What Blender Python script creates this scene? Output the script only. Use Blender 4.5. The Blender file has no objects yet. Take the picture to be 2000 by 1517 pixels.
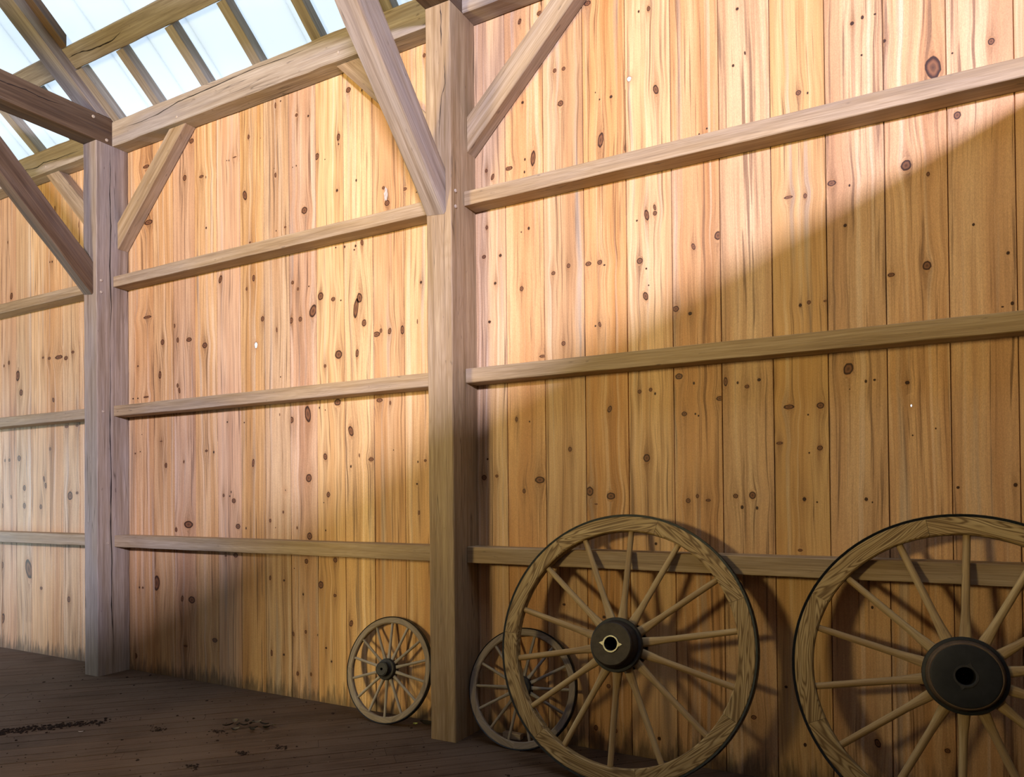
import bpy, bmesh, math, random
import numpy as np
from mathutils import Vector, Matrix

SC = bpy.context.scene
COL = SC.collection
random.seed(7)

# ------------------------------------------------------------------ camera
F_PX, YAW, PITCH, ROLL, SY, CAM_Y, CAM_H = 1439.47, 0.5027, 0.0099, -0.0095, 188.15, -4.002, 1.5
fw = Vector((-math.sin(YAW) * math.cos(PITCH), math.cos(YAW) * math.cos(PITCH), math.sin(PITCH)))
r0 = Vector((math.cos(YAW), math.sin(YAW), 0))
u0 = r0.cross(fw)
rt = math.cos(ROLL) * r0 + math.sin(ROLL) * u0
up = -math.sin(ROLL) * r0 + math.cos(ROLL) * u0
cam_data = bpy.data.cameras.new('camera')
cam = bpy.data.objects.new('camera', cam_data)
COL.objects.link(cam)
cam.matrix_world = Matrix(((rt.x, up.x, -fw.x, 0), (rt.y, up.y, -fw.y, CAM_Y), (rt.z, up.z, -fw.z, CAM_H), (0, 0, 0, 1)))
cam_data.sensor_fit = 'HORIZONTAL'
cam_data.sensor_width = 36
cam_data.lens = F_PX * 36 / 2000
cam_data.shift_y = SY / 2000
cam_data.clip_start = 0.05
cam_data.clip_end = 200
SC.camera = cam

# ------------------------------------------------------------------ colour management
vs = SC.view_settings
vs.view_transform = 'Standard'
vs.look = 'None'
vs.gamma = 1
vs.use_curve_mapping = False
vs.exposure = 0.0
SC.cycles.max_bounces = 7
SC.cycles.diffuse_bounces = 5
SC.cycles.sample_clamp_indirect = 4
SC.cycles.use_denoising = True

# ------------------------------------------------------------------ daylight
world = bpy.data.worlds.new('daylight')
SC.world = world
world.use_nodes = True
wn = world.node_tree
wn.nodes.clear()
w_out = wn.nodes.new('ShaderNodeOutputWorld')
w_bg = wn.nodes.new('ShaderNodeBackground')
w_tc = wn.nodes.new('ShaderNodeTexCoord')
w_sep = wn.nodes.new('ShaderNodeSeparateXYZ')
w_rmp = wn.nodes.new('ShaderNodeValToRGB')
w_map = wn.nodes.new('ShaderNodeMapRange')
w_map.inputs['From Min'].default_value = -1
w_rmp.color_ramp.elements[0].position = 0.46
w_rmp.color_ramp.elements[0].color = (0.30, 0.42, 0.12, 1)      # sunlit grass below the horizon
w_rmp.color_ramp.elements[1].position = 0.54
w_rmp.color_ramp.elements[1].color = (0.80, 0.90, 1.0, 1)       # bright hazy sky
wn.links.new(w_tc.outputs['Generated'], w_sep.inputs[0])
wn.links.new(w_sep.outputs['Z'], w_map.inputs['Value'])
wn.links.new(w_map.outputs[0], w_rmp.inputs[0])
wn.links.new(w_rmp.outputs[0], w_bg.inputs[0])
w_bg.inputs[1].default_value = 1.65
wn.links.new(w_bg.outputs[0], w_out.inputs[0])


def area(name, loc, target, sx, sy, power, color, roll=0.0):
    """Daylight entering through one opening of the barn."""
    d = bpy.data.lights.new(name, 'AREA')
    d.shape = 'RECTANGLE'
    d.size, d.size_y = sx, sy
    d.energy = power
    d.color = color
    o = bpy.data.objects.new(name, d)
    COL.objects.link(o)
    o.location = loc
    o.rotation_euler = ((Vector(target) - Vector(loc)).to_track_quat('-Z', 'Y').to_matrix() @ Matrix.Rotation(math.radians(roll), 3, 'Z')).to_euler()
    return o


area('eave_slot_daylight', (1.95, -9.42, 3.855), (-4.0, 0, 2.6), 1.0, 0.11, 2100, (0.74, 0.71, 1.0), 22.5)
area('front_doorway_daylight', (-5.4, -9.35, 2.2), (-1.4, 0, 1.5), 1.2, 2.4, 920, (1.0, 0.78, 0.36))
area('left_doorway_daylight', (-10.85, -1.5, 1.4), (-6.5, -0.4, 1.0), 1.4, 2.2, 85, (0.74, 0.90, 0.95))


# ------------------------------------------------------------------ helpers
def tag(o, label=None, cat=None, group=None, kind=None):
    if label: o['label'] = label
    if cat: o['category'] = cat
    if group: o['group'] = group
    if kind: o['kind'] = kind
    return o


def mesh_obj(name, verts, faces, mat, parent=None, matrix=None, smooth=False):
    me = bpy.data.meshes.new(name)
    me.from_pydata([tuple(v) for v in verts], [], [tuple(f) for f in faces])
    me.validate()
    if smooth:
        me.polygons.foreach_set('use_smooth', [True] * len(me.polygons))
    for m in (mat if isinstance(mat, (list, tuple)) else [mat]):
        me.materials.append(m)
    o = bpy.data.objects.new(name, me)
    COL.objects.link(o)
    if matrix is not None:
        o.matrix_basis = matrix
    if parent is not None:
        o.parent = parent
    return o


def attach(child, parent):
    """parent a child that was laid out in world space"""
    child.parent = parent
    child.matrix_parent_inverse = parent.matrix_basis.inverted()


def prism(name, q0, q1, mat, c=0.004, jit=0.0015, seg=0.12, parent=None, wane=0.0):
    """A sawn timber between two quads (four matching corners), arrises eased, faintly uneven.
    Local Z runs along the length, so the grain follows it."""
    q0 = [Vector(p) for p in q0]
    q1 = [Vector(p) for p in q1]
    c0 = sum(q0, Vector()) / 4
    c1 = sum(q1, Vector()) / 4
    z = (c1 - c0).normalized()
    x = (q0[1] - q0[0])
    x = (x - z * x.dot(z)).normalized()
    y = z.cross(x)
    M = Matrix(((x.x, y.x, z.x, c0.x), (x.y, y.y, z.y, c0.y), (x.z, y.z, z.z, c0.z), (0, 0, 0, 1)))
    Mi = M.inverted()
    n = max(2, int((c1 - c0).length / seg))
    rnd = random.Random(hash_str(name) + int(c0.x * 1000) + int(c0.z * 700))
    verts, faces = [], []
    for i in range(n + 1):
        t = i / n
        q = [a.lerp(b, t) for a, b in zip(q0, q1)]
        for j in range(4):
            p, pr, nx = q[j], q[j - 1], q[(j + 1) % 4]
            cc = c * (1 + rnd.uniform(-.4, .6)) + (wane * max(0, math.sin(t * 9 + j)) if j in (0, 1) else 0)
            jv = Vector((rnd.uniform(-jit, jit), rnd.uniform(-jit, jit), rnd.uniform(-jit, jit))) if 0 < i < n else Vector()
            verts.append(Mi @ (p + (pr - p).normalized() * cc + jv))
            verts.append(Mi @ (p + (nx - p).normalized() * cc + jv))
    for i in range(n):
        a, b = i * 8, (i + 1) * 8
        for j in range(8):
            faces.append((a + j, a + (j + 1) % 8, b + (j + 1) % 8, b + j))
    faces.append(tuple(range(7, -1, -1)))
    faces.append(tuple(range(n * 8, n * 8 + 8)))
    o = mesh_obj(name, verts, faces, mat, parent, M)
    fix_normals(o)
    return o


def hash_str(s):
    h = 0
    for ch in s:
        h = (h * 31 + ord(ch)) % 100003
    return h


def fix_normals(o):
    bm = bmesh.new()
    bm.from_mesh(o.data)
    bmesh.ops.recalc_face_normals(bm, faces=bm.faces)
    bm.to_mesh(o.data)
    bm.free()


def box_q(x0, x1, y0, y1, z0, z1, axis):
    """two quads of an axis-aligned timber running along `axis`"""
    if axis == 'z':
        f = lambda z: [(x0, y0, z), (x1, y0, z), (x1, y1, z), (x0, y1, z)]
        return f(z0), f(z1)
    if axis == 'x':
        f = lambda x: [(x, y0, z0), (x, y1, z0), (x, y1, z1), (x, y0, z1)]
        return f(x0), f(x1)
    f = lambda y: [(x0, y, z0), (x1, y, z0), (x1, y, z1), (x0, y, z1)]
    return f(y0), f(y1)


def checks(o, lines, normal):
    """drying checks: narrow dark splits let into the timber's face (part of the same mesh)"""
    Mi = o.matrix_basis.inverted()
    nrm = Vector(normal)
    bm = bmesh.new()
    bm.from_mesh(o.data)
    o.data.materials.append(MAT['check_dark'])
    idx = len(o.data.materials) - 1
    rr = random.Random(4)
    for pts, w in lines:
        P_ = [Vector(p) for p in pts]
        fine = []
        for a, b in zip(P_[:-1], P_[1:]):
            for k in range(4):
                fine.append(a.lerp(b, k / 4))
        fine.append(P_[-1])
        L, Rr_ = [], []
        for i, p in enumerate(fine):
            d = (fine[min(i + 1, len(fine) - 1)] - fine[max(i - 1, 0)]).normalized()
            sd = d.cross(nrm).normalized()
            t = i / (len(fine) - 1)
            ww = w * min(1, 4 * t, 4 * (1 - t)) * rr.uniform(.4, 1.2) / 2
            q = p + nrm * .0028 + sd * rr.uniform(-.0015, .0015)
            L.append(bm.verts.new(Mi @ (q + sd * ww)))
            Rr_.append(bm.verts.new(Mi @ (q - sd * ww - sd * .0002)))
        for i in range(len(fine) - 1):
            f = bm.faces.new((L[i], L[i + 1], Rr_[i + 1], Rr_[i]))
            f.material_index = idx
    bm.to_mesh(o.data)
    bm.free()


def peg(parent, pos, normal, r=0.011, out=0.006):
    """round wooden trunnel head standing just proud of its timber"""
    nrm = Vector(normal).normalized()
    q = nrm.to_track_quat('Z', 'Y').to_matrix().to_4x4()
    M = Matrix.Translation(Vector(pos)) @ q
    V, Fc = [], []
    N = 14
    for zz, rr in ((-0.004, r), (out * .5, r), (out, r * .75)):
        for k in range(N):
            a = 2 * math.pi * k / N
            V.append((rr * math.cos(a), rr * math.sin(a), zz))
    for l in range(2):
        for k in range(N):
            Fc.append((l * N + k, l * N + (k + 1) % N, (l + 1) * N + (k + 1) % N, (l + 1) * N + k))
    Fc.append(tuple(range(2 * N, 3 * N)))
    o = mesh_obj('peg', V, Fc, MAT['peg'], None, M)
    attach(o, parent)
    return o


# ------------------------------------------------------------------ materials
MAT = {}


class NT:
    def __init__(self, name):
        self.m = bpy.data.materials.new(name)
        self.m.use_nodes = True
        self.t = self.m.node_tree
        self.t.nodes.clear()
        self.out = self.t.nodes.new('ShaderNodeOutputMaterial')
        self.bsdf = self.t.nodes.new('ShaderNodeBsdfPrincipled')
        self.t.links.new(self.bsdf.outputs[0], self.out.inputs[0])
        MAT[name] = self.m

    def n(self, kind, **kw):
        nd = self.t.nodes.new('ShaderNode' + kind)
        for k, v in kw.items():
            setattr(nd, k, v)
        return nd

    def set(self, sock, v):
        if isinstance(v, bpy.types.NodeSocket):
            self.t.links.new(v, sock)
        else:
            sock.default_value = v

    def attr(self, name):
        return self.n('Attribute', attribute_name=name).outputs['Fac']

    def math(self, op, a, b=0.0, c=0.0, clamp=False):
        nd = self.n('Math', operation=op)
        nd.use_clamp = clamp
        self.set(nd.inputs[0], a)
        self.set(nd.inputs[1], b)
        self.set(nd.inputs[2], c)
        return nd.outputs[0]

    def comb(self, x, y, z):
        nd = self.n('CombineXYZ')
        for i, v in enumerate((x, y, z)):
            self.set(nd.inputs[i], v)
        return nd.outputs[0]

    def noise(self, vec, scale=1.0, detail=3.0, rough=0.55, dist=0.0):
        nd = self.n('TexNoise')
        self.set(nd.inputs['Vector'], vec)
        nd.inputs['Scale'].default_value = scale
        nd.inputs['Detail'].default_value = detail
        nd.inputs['Roughness'].default_value = rough
        nd.inputs['Distortion'].default_value = dist
        return nd.outputs[0]

    def ramp(self, fac, *stops):
        """stops: (pos, colour or grey)"""
        nd = self.n('ValToRGB')
        cr = nd.color_ramp
        while len(cr.elements) < len(stops):
            cr.elements.new(0.5)
        for e, (p, c) in zip(cr.elements, stops):
            e.position = p
            e.color = (c, c, c, 1) if isinstance(c, (int, float)) else (*c, 1)
        self.set(nd.inputs[0], fac)
        return nd.outputs[0]

    def mix(self, fac, a, b, blend='MIX'):
        nd = self.n('Mix', data_type='RGBA', blend_type=blend)
        self.set(nd.inputs[0], fac)
        self.set(nd.inputs[6], a if isinstance(a, bpy.types.NodeSocket) else (*a, 1))
        self.set(nd.inputs[7], b if isinstance(b, bpy.types.NodeSocket) else (*b, 1))
        return nd.outputs[2]

    def hsv(self, col, h=0.5, s=1.0, v=1.0):
        nd = self.n('HueSaturation')
        self.set(nd.inputs['Color'], col)
        self.set(nd.inputs['Hue'], h)
        self.set(nd.inputs['Saturation'], s)
        self.set(nd.inputs['Value'], v)
        return nd.outputs[0]

    def bump(self, height, strength=0.3, dist=0.002):
        nd = self.n('Bump')
        nd.inputs['Strength'].default_value = strength
        nd.inputs['Distance'].default_value = dist
        self.set(nd.inputs['Height'], height)
        self.t.links.new(nd.outputs[0], self.bsdf.inputs['Normal'])

    def finish(self, col, rough=0.6, metal=0.0, spec=0.3):
        self.set(self.bsdf.inputs['Base Color'], col)
        self.set(self.bsdf.inputs['Roughness'], rough)
        self.bsdf.inputs['Metallic'].default_value = metal
        self.bsdf.inputs['Specular IOR Level'].default_value = spec


def make_pine():
    """knotty pine sheathing: grain follows the baked coordinate 'gx', one seed per board in 'bid',
    knots drawn by 'knot' (0 at the rim, 1 in the heart)"""
    t = NT('pine_boards')
    tc = t.n('TexCoord').outputs['Object']
    sp = t.n('SeparateXYZ')
    t.set(sp.inputs[0], tc)
    z = sp.outputs[2]
    gx, bid, knot = t.attr('gx'), t.attr('bid'), t.attr('knot')
    seed = t.math('MULTIPLY', bid, 91.7)
    V = lambda sx, sz: t.comb(t.math('MULTIPLY', gx, sx), seed, t.math('MULTIPLY', z, sz))
    fine = t.noise(V(210, 4.5), 1, 3, .6)
    mid = t.noise(V(42, 0.9), 1, 4, .6, .3)
    big = t.noise(V(9, 0.45), 1, 2, .5)
    blot = t.noise(V(6, 2.2), 1, 3, .6)
    ringf = t.noise(V(7.5, 0.33), 1, 1.0, .4, .2)
    rings = t.math('SINE', t.math('MULTIPLY', ringf, 95))
    rings = t.math('MULTIPLY_ADD', rings, 0.5, 0.5)
    rings = t.math('POWER', rings, 3.0)
    col = t.ramp(big, (0.30, (0.51, 0.265, 0.092)), (0.45, (0.61, 0.350, 0.138)), (0.60, (0.68, 0.430, 0.195)), (0.75, (0.56, 0.305, 0.105)))
    col = t.mix(t.ramp(mid, (0.49, 0.0), (0.66, 0.68)), col, (0.34, 0.17, 0.06))
    col = t.mix(t.math('MULTIPLY', rings, 0.15), col, (0.36, 0.19, 0.08))
    # narrow dark pitch streaks
    streak = t.noise(V(48, 1.1), 1, 3, .55, .3)
    streak_m = t.ramp(streak, (0.57, 0.0), (0.61, 0.30), (0.67, 0.90))
    col = t.mix(streak_m, col, (0.20, 0.105, 0.045))
    # greyish weathered sap stain
    stain = t.noise(t.comb(t.math('MULTIPLY', gx, 15), t.math('ADD', seed, 31.0), t.math('MULTIPLY', z, 0.5)), 1, 3, .5)
    col = t.mix(t.ramp(stain, (0.60, 0.0), (0.72, 0.55)), col, (0.40, 0.36, 0.29))
    # pale stripes
    pale = t.noise(t.comb(t.math('MULTIPLY', gx, 30), t.math('ADD', seed, 71.0), t.math('MULTIPLY', z, 0.3)), 1, 1, .5)
    col = t.mix(t.ramp(pale, (0.60, 0.0), (0.70, 0.55)), col, (0.74, 0.54, 0.33))
    col = t.mix(t.ramp(fine, (0.35, 0.22), (0.62, 0.0)), col, (0.32, 0.17, 0.07))
    col = t.mix(t.ramp(blot, (0.3, 0.25), (0.55, 0.0)), col, (0.44, 0.25, 0.10))
    col = t.hsv(col, t.math('MULTIPLY_ADD', t.math('FRACT', t.math('MULTIPLY', bid, 7.31)), 0.012, 0.494),
                t.math('MULTIPLY_ADD', t.math('FRACT', t.math('MULTIPLY', bid, 13.7)), 0.20, 0.86),
                t.math('MULTIPLY_ADD', t.math('FRACT', t.math('MULTIPLY', bid, 29.3)), 0.22, 0.89))
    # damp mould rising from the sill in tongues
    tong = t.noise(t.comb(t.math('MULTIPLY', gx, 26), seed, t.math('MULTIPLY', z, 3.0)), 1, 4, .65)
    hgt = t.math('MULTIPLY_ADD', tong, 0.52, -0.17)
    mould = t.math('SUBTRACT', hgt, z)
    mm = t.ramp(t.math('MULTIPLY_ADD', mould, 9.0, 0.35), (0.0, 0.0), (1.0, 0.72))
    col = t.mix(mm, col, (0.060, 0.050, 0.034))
    # darker resinous wood and weather streaks above and below the knots
    halo = t.attr('halo')
    hn = t.noise(V(75, 2.2), 1, 3, .6, .4)
    col = t.mix(t.math('MULTIPLY', halo, t.ramp(hn, (0.38, 1.0), (0.60, 0.15))), col, (0.17, 0.088, 0.040))
    col = t.mix(t.math('MULTIPLY', t.math('POWER', halo, 3.0), 0.35), col, (0.46, 0.215, 0.07))
    # rough-sawn speckle
    grit = t.noise(t.comb(t.math('MULTIPLY', gx, 420), seed, t.math('MULTIPLY', z, 150)), 1, 2, .7)
    col = t.hsv(col, 0.5, 1.0, t.math('MULTIPLY_ADD', grit, 0.8, 0.60))
    # knots
    kc = t.ramp(knot, (0.0, (0.40, 0.20, 0.08)), (0.30, (0.36, 0.17, 0.065)), (0.40, (0.030, 0.011, 0.006)),
                (0.52, (0.035, 0.013, 0.007)), (0.66, (0.12, 0.045, 0.02)), (0.84, (0.20, 0.085, 0.035)), (1.0, (0.07, 0.028, 0.014)))
    km = t.ramp(knot, (0.0, 0.0), (0.30, 0.35), (0.38, 0.97), (1.0, 0.97))
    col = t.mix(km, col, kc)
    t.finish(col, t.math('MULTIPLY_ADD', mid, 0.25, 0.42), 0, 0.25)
    t.bump(t.math('ADD', t.math('MULTIPLY', fine, 0.6), mid), 0.25, 0.0015)


def make_timber(name, base, dark, light, axis='Z', crack=0.6, grey=0.35, rings=0.0, ringcol=None, seedmul=17.0, hscale=1.0, warm=None):
    """sawn oak frame timber; grain along the object's local axis"""
    t = NT(name)
    tc = t.n('TexCoord').outputs['Object']
    sp = t.n('SeparateXYZ')
    t.set(sp.inputs[0], tc)
    ax = {'X': (1, 2, 0), 'Y': (0, 2, 1), 'Z': (0, 1, 2)}[axis]
    a, b, l = (sp.outputs[i] for i in ax)
    rnd = t.math('MULTIPLY', t.n('ObjectInfo').outputs['Random'], seedmul)
    V = lambda s, sl, off=0.0: t.comb(t.math('MULTIPLY_ADD', a, s, rnd), t.math('MULTIPLY', b, s), t.math('MULTIPLY_ADD', l, sl, off))
    h = hscale
    fine = t.noise(V(190 * h, 5 * h), 1, 3, .6)
    mid = t.noise(V(30 * h, 0.9 * h), 1, 4, .6, .4)
    big = t.noise(V(6 * h, 0.8 * h, 5.0), 1, 3, .55)
    col = t.ramp(mid, (0.33, dark), (0.50, base), (0.68, light))
    if grey:
        col = t.mix(t.ramp(big, (0.45, 0.0), (0.65, grey)), col, (0.36, 0.335, 0.33))
    if warm:
        w = t.noise(V(9, 1.4, 9.0), 1, 3, .55)
        col = t.mix(t.ramp(w, (0.48, 0.0), (0.66, 0.6)), col, warm)
    if rings:
        rf = t.noise(V(11 * h, 1.2 * h, 2.0), 1, 1.0, .4, .3)
        rr = t.math('POWER', t.math('MULTIPLY_ADD', t.math('SINE', t.math('MULTIPLY', rf, 75)), 0.5, 0.5), 2.0)
        col = t.mix(t.math('MULTIPLY', rr, rings), col, ringcol or dark)
    col = t.mix(t.ramp(fine, (0.36, 0.35), (0.60, 0.0)), col, tuple(c * 0.55 for c in dark))
    spot = t.noise(V(34, 12, 3.0), 1, 2, .5)
    col = t.mix(t.ramp(spot, (0.70, 0.0), (0.78, 0.55)), col, (0.10, 0.07, 0.055))
    if crack:
        cn = t.noise(V(13, 0.42, 11.0), 1, 2.5, .5, .5)
        cl = t.math('ABSOLUTE', t.math('SUBTRACT', cn, 0.5))
        gate = t.noise(V(2.5, 0.9, 21.0), 1, 1, .5)
        cm = t.math('MULTIPLY', t.ramp(cl, (0.0, 1.0), (0.010, 0.0)), t.ramp(gate, (0.50, 0.0), (0.56, crack)))
        col = t.mix(cm, col, (0.035, 0.022, 0.016))
        t.bump(t.math('SUBTRACT', t.math('MULTIPLY', t.math('ADD', fine, mid), 0.4), cm), 0.35, 0.002)
    else:
        t.bump(t.math('ADD', fine, mid), 0.25, 0.0015)
    if name in ('oak_frame', 'oak_girt', 'fir_post', 'oak_plate'):
        col = t.hsv(col, 0.5, 1.05, 0.86)
    t.finish(col, t.math('MULTIPLY_ADD', mid, 0.2, 0.5), 0, 0.25)


make_pine()
make_timber('oak_frame', (0.35, 0.27, 0.19), (0.23, 0.165, 0.11), (0.45, 0.37, 0.285))
make_timber('oak_girt', (0.42, 0.30, 0.165), (0.30, 0.20, 0.10), (0.53, 0.40, 0.245), crack=0.35, grey=0.25, rings=0.18)
make_timber('oak_tie_shaded', (0.105, 0.060, 0.030), (0.062, 0.033, 0.016), (0.15, 0.094, 0.05), grey=0.1)  # brown oak, with the weak light on the ties put into a darker tone
make_timber('roof_timber', (0.285, 0.24, 0.18), (0.195, 0.155, 0.112), (0.365, 0.325, 0.255), crack=0.3, grey=0.2)
make_timber('oak_plate', (0.43, 0.35, 0.25), (0.30, 0.23, 0.155), (0.54, 0.46, 0.35), grey=0.5)
make_timber('fir_post', (0.40, 0.285, 0.17), (0.28, 0.185, 0.09), (0.50, 0.375, 0.22), rings=0.25, grey=0.12)
make_timber('felloe_ash', (0.40, 0.275, 0.115), (0.29, 0.185, 0.07), (0.50, 0.37, 0.175), axis='X', crack=0, grey=0, rings=0.9, ringcol=(0.12, 0.065, 0.022), hscale=1.9)
make_timber('spoke_ash', (0.38, 0.26, 0.12), (0.28, 0.18, 0.08), (0.47, 0.345, 0.17), crack=0, grey=0)
make_timber('old_felloe', (0.26, 0.205, 0.14), (0.18, 0.135, 0.09), (0.34, 0.28, 0.20), axis='X', crack=0, grey=0.35, rings=0.3, hscale=1.8)
make_timber('old_spoke', (0.29, 0.25, 0.19), (0.21, 0.17, 0.125), (0.37, 0.33, 0.27), crack=0, grey=0.5)
make_timber('peg', (0.46, 0.37, 0.26), (0.33, 0.25, 0.17), (0.55, 0.46, 0.34), crack=0, grey=0.1)
make_timber('dark_boards', (0.085, 0.055, 0.032), (0.055, 0.035, 0.02), (0.11, 0.075, 0.045), crack=0.3, grey=0.0)


def make_floor_mat():
    t = NT('floor_planks')
    tc = t.n('TexCoord').outputs['Object']
    sp = t.n('SeparateXYZ')
    t.set(sp.inputs[0], tc)
    bid = t.math('MULTIPLY', t.attr('bid'), 77.0)
    V = t.comb(t.math('MULTIPLY', sp.outputs[0], 2.2), t.math('MULTIPLY', sp.outputs[1], 55), bid)
    g = t.noise(V, 1, 4, .6, .2)
    col = t.ramp(g, (0.35, (0.060, 0.034, 0.020)), (0.55, (0.092, 0.056, 0.034)), (0.72, (0.12, 0.076, 0.048)))
    col = t.hsv(col, 0.5, 1.0, t.math('MULTIPLY_ADD', t.attr('bid'), 0.3, 0.85))
    dust = t.noise(tc, 2.4, 5, .6)
    col = t.mix(t.ramp(dust, (0.42, 0.0), (0.62, 0.75)), col, (0.112, 0.074, 0.050))
    grit = t.noise(tc, 70, 3, .7)
    col = t.mix(t.ramp(grit, (0.60, 0.0), (0.72, 0.5)), col, (0.05, 0.032, 0.022))
    t.finish(col, 0.8, 0, 0.15)
    t.bump(t.math('ADD', g, grit), 0.4, 0.003)


make_floor_mat()


def simple(name, col, rough=0.6, metal=0.0, spec=0.3, nscale=30, var=0.25):
    t = NT(name)
    tc = t.n('TexCoord').outputs['Object']
    nz = t.noise(tc, nscale, 4, .6)
    c = t.mix(t.ramp(nz, (0.35, 1.0), (0.65, 0.0)), col, tuple(x * (1 - var) for x in col))
    t.finish(c, rough, metal, spec)
    t.bump(nz, 0.15, 0.001)


simple('check_dark', (0.022, 0.014, 0.010), 0.9)
simple('roof_panel_white', (0.80, 0.87, 0.93), 0.45, 0, 0.3, 6, 0.03)
# the roof sheets are milky plastic that lets the sky through
_m = MAT['roof_panel_white'].node_tree
_tr = _m.nodes.new('ShaderNodeBsdfTranslucent')
_tr.inputs[0].default_value = (0.79, 0.88, 1.0, 1)
_mx = _m.nodes.new('ShaderNodeMixShader')
_mx.inputs[0].default_value = 0.66
_pb = next(n for n in _m.nodes if n.type == 'BSDF_PRINCIPLED')
_mo = next(n for n in _m.nodes if n.type == 'OUTPUT_MATERIAL')
_m.links.new(_pb.outputs[0], _mx.inputs[1])
_m.links.new(_tr.outputs[0], _mx.inputs[2])
_m.links.new(_mx.outputs[0], _mo.inputs[0])
simple('hub_iron', (0.042, 0.031, 0.021), 0.55, 0.3, 0.4, 22, 0.5)
simple('hub_black', (0.016, 0.018, 0.020), 0.5, 0.2, 0.4, 22, 0.4)
simple('hub_wood', (0.13, 0.085, 0.048), 0.6, 0, 0.3, 18, 0.4)
simple('tire_iron', (0.022, 0.026, 0.030), 0.42, 0.7, 0.5, 60, 0.4)
simple('bright_iron', (0.36, 0.35, 0.26), 0.45, 0.6, 0.5, 90, 0.35)
simple('old_iron', (0.05, 0.048, 0.045), 0.6, 0.5, 0.4, 40, 0.4)
simple('bore_black', (0.006, 0.005, 0.005), 0.9)
simple('dry_leaf', (0.028, 0.022, 0.013), 0.8, 0, 0.2, 40, 0.5)
simple('pale_leaf', (0.16, 0.13, 0.085), 0.8, 0, 0.2, 40, 0.3)
simple('green_leaf', (0.55, 0.62, 0.16), 0.6, 0, 0.3, 40, 0.3)
simple('soil', (0.035, 0.022, 0.016), 0.95, 0, 0.1, 60, 0.4)
simple('crumb', (0.20, 0.14, 0.10), 0.9, 0, 0.1, 60, 0.4)
simple('chip_white', (0.62, 0.55, 0.48), 0.7, 0, 0.2, 60, 0.2)
simple('pitch_white', (0.52, 0.45, 0.38), 0.6, 0, 0.2, 60, 0.3)

# ------------------------------------------------------------------ frame dimensions
P = 0.2635                                   # board pitch of the sheathing
J0 = -2.2275                                 # one board joint
PL, PR, TP = -2.627, -2.444, 0.286           # near post: left, right, projection from the wall
BAY = 3.541
FRAMES = [PL - 2 * BAY, PL - BAY, PL, PL + BAY]
PW = PR - PL
TG, TPL = 0.140, 0.146
PZ0, PZ1 = 4.483, 4.695                      # wall plate
TIE1 = 4.716
SL = 0.86                                    # roof pitch


def roof_z(y, v=0.0):
    return 4.714 + SL * (-y - 0.274) + v


DECK_V = 0.215
RIDGE_Y = -4.75
X_END0, X_END1 = -11.0, 8.1
FRONT_Y = -9.5

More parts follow.
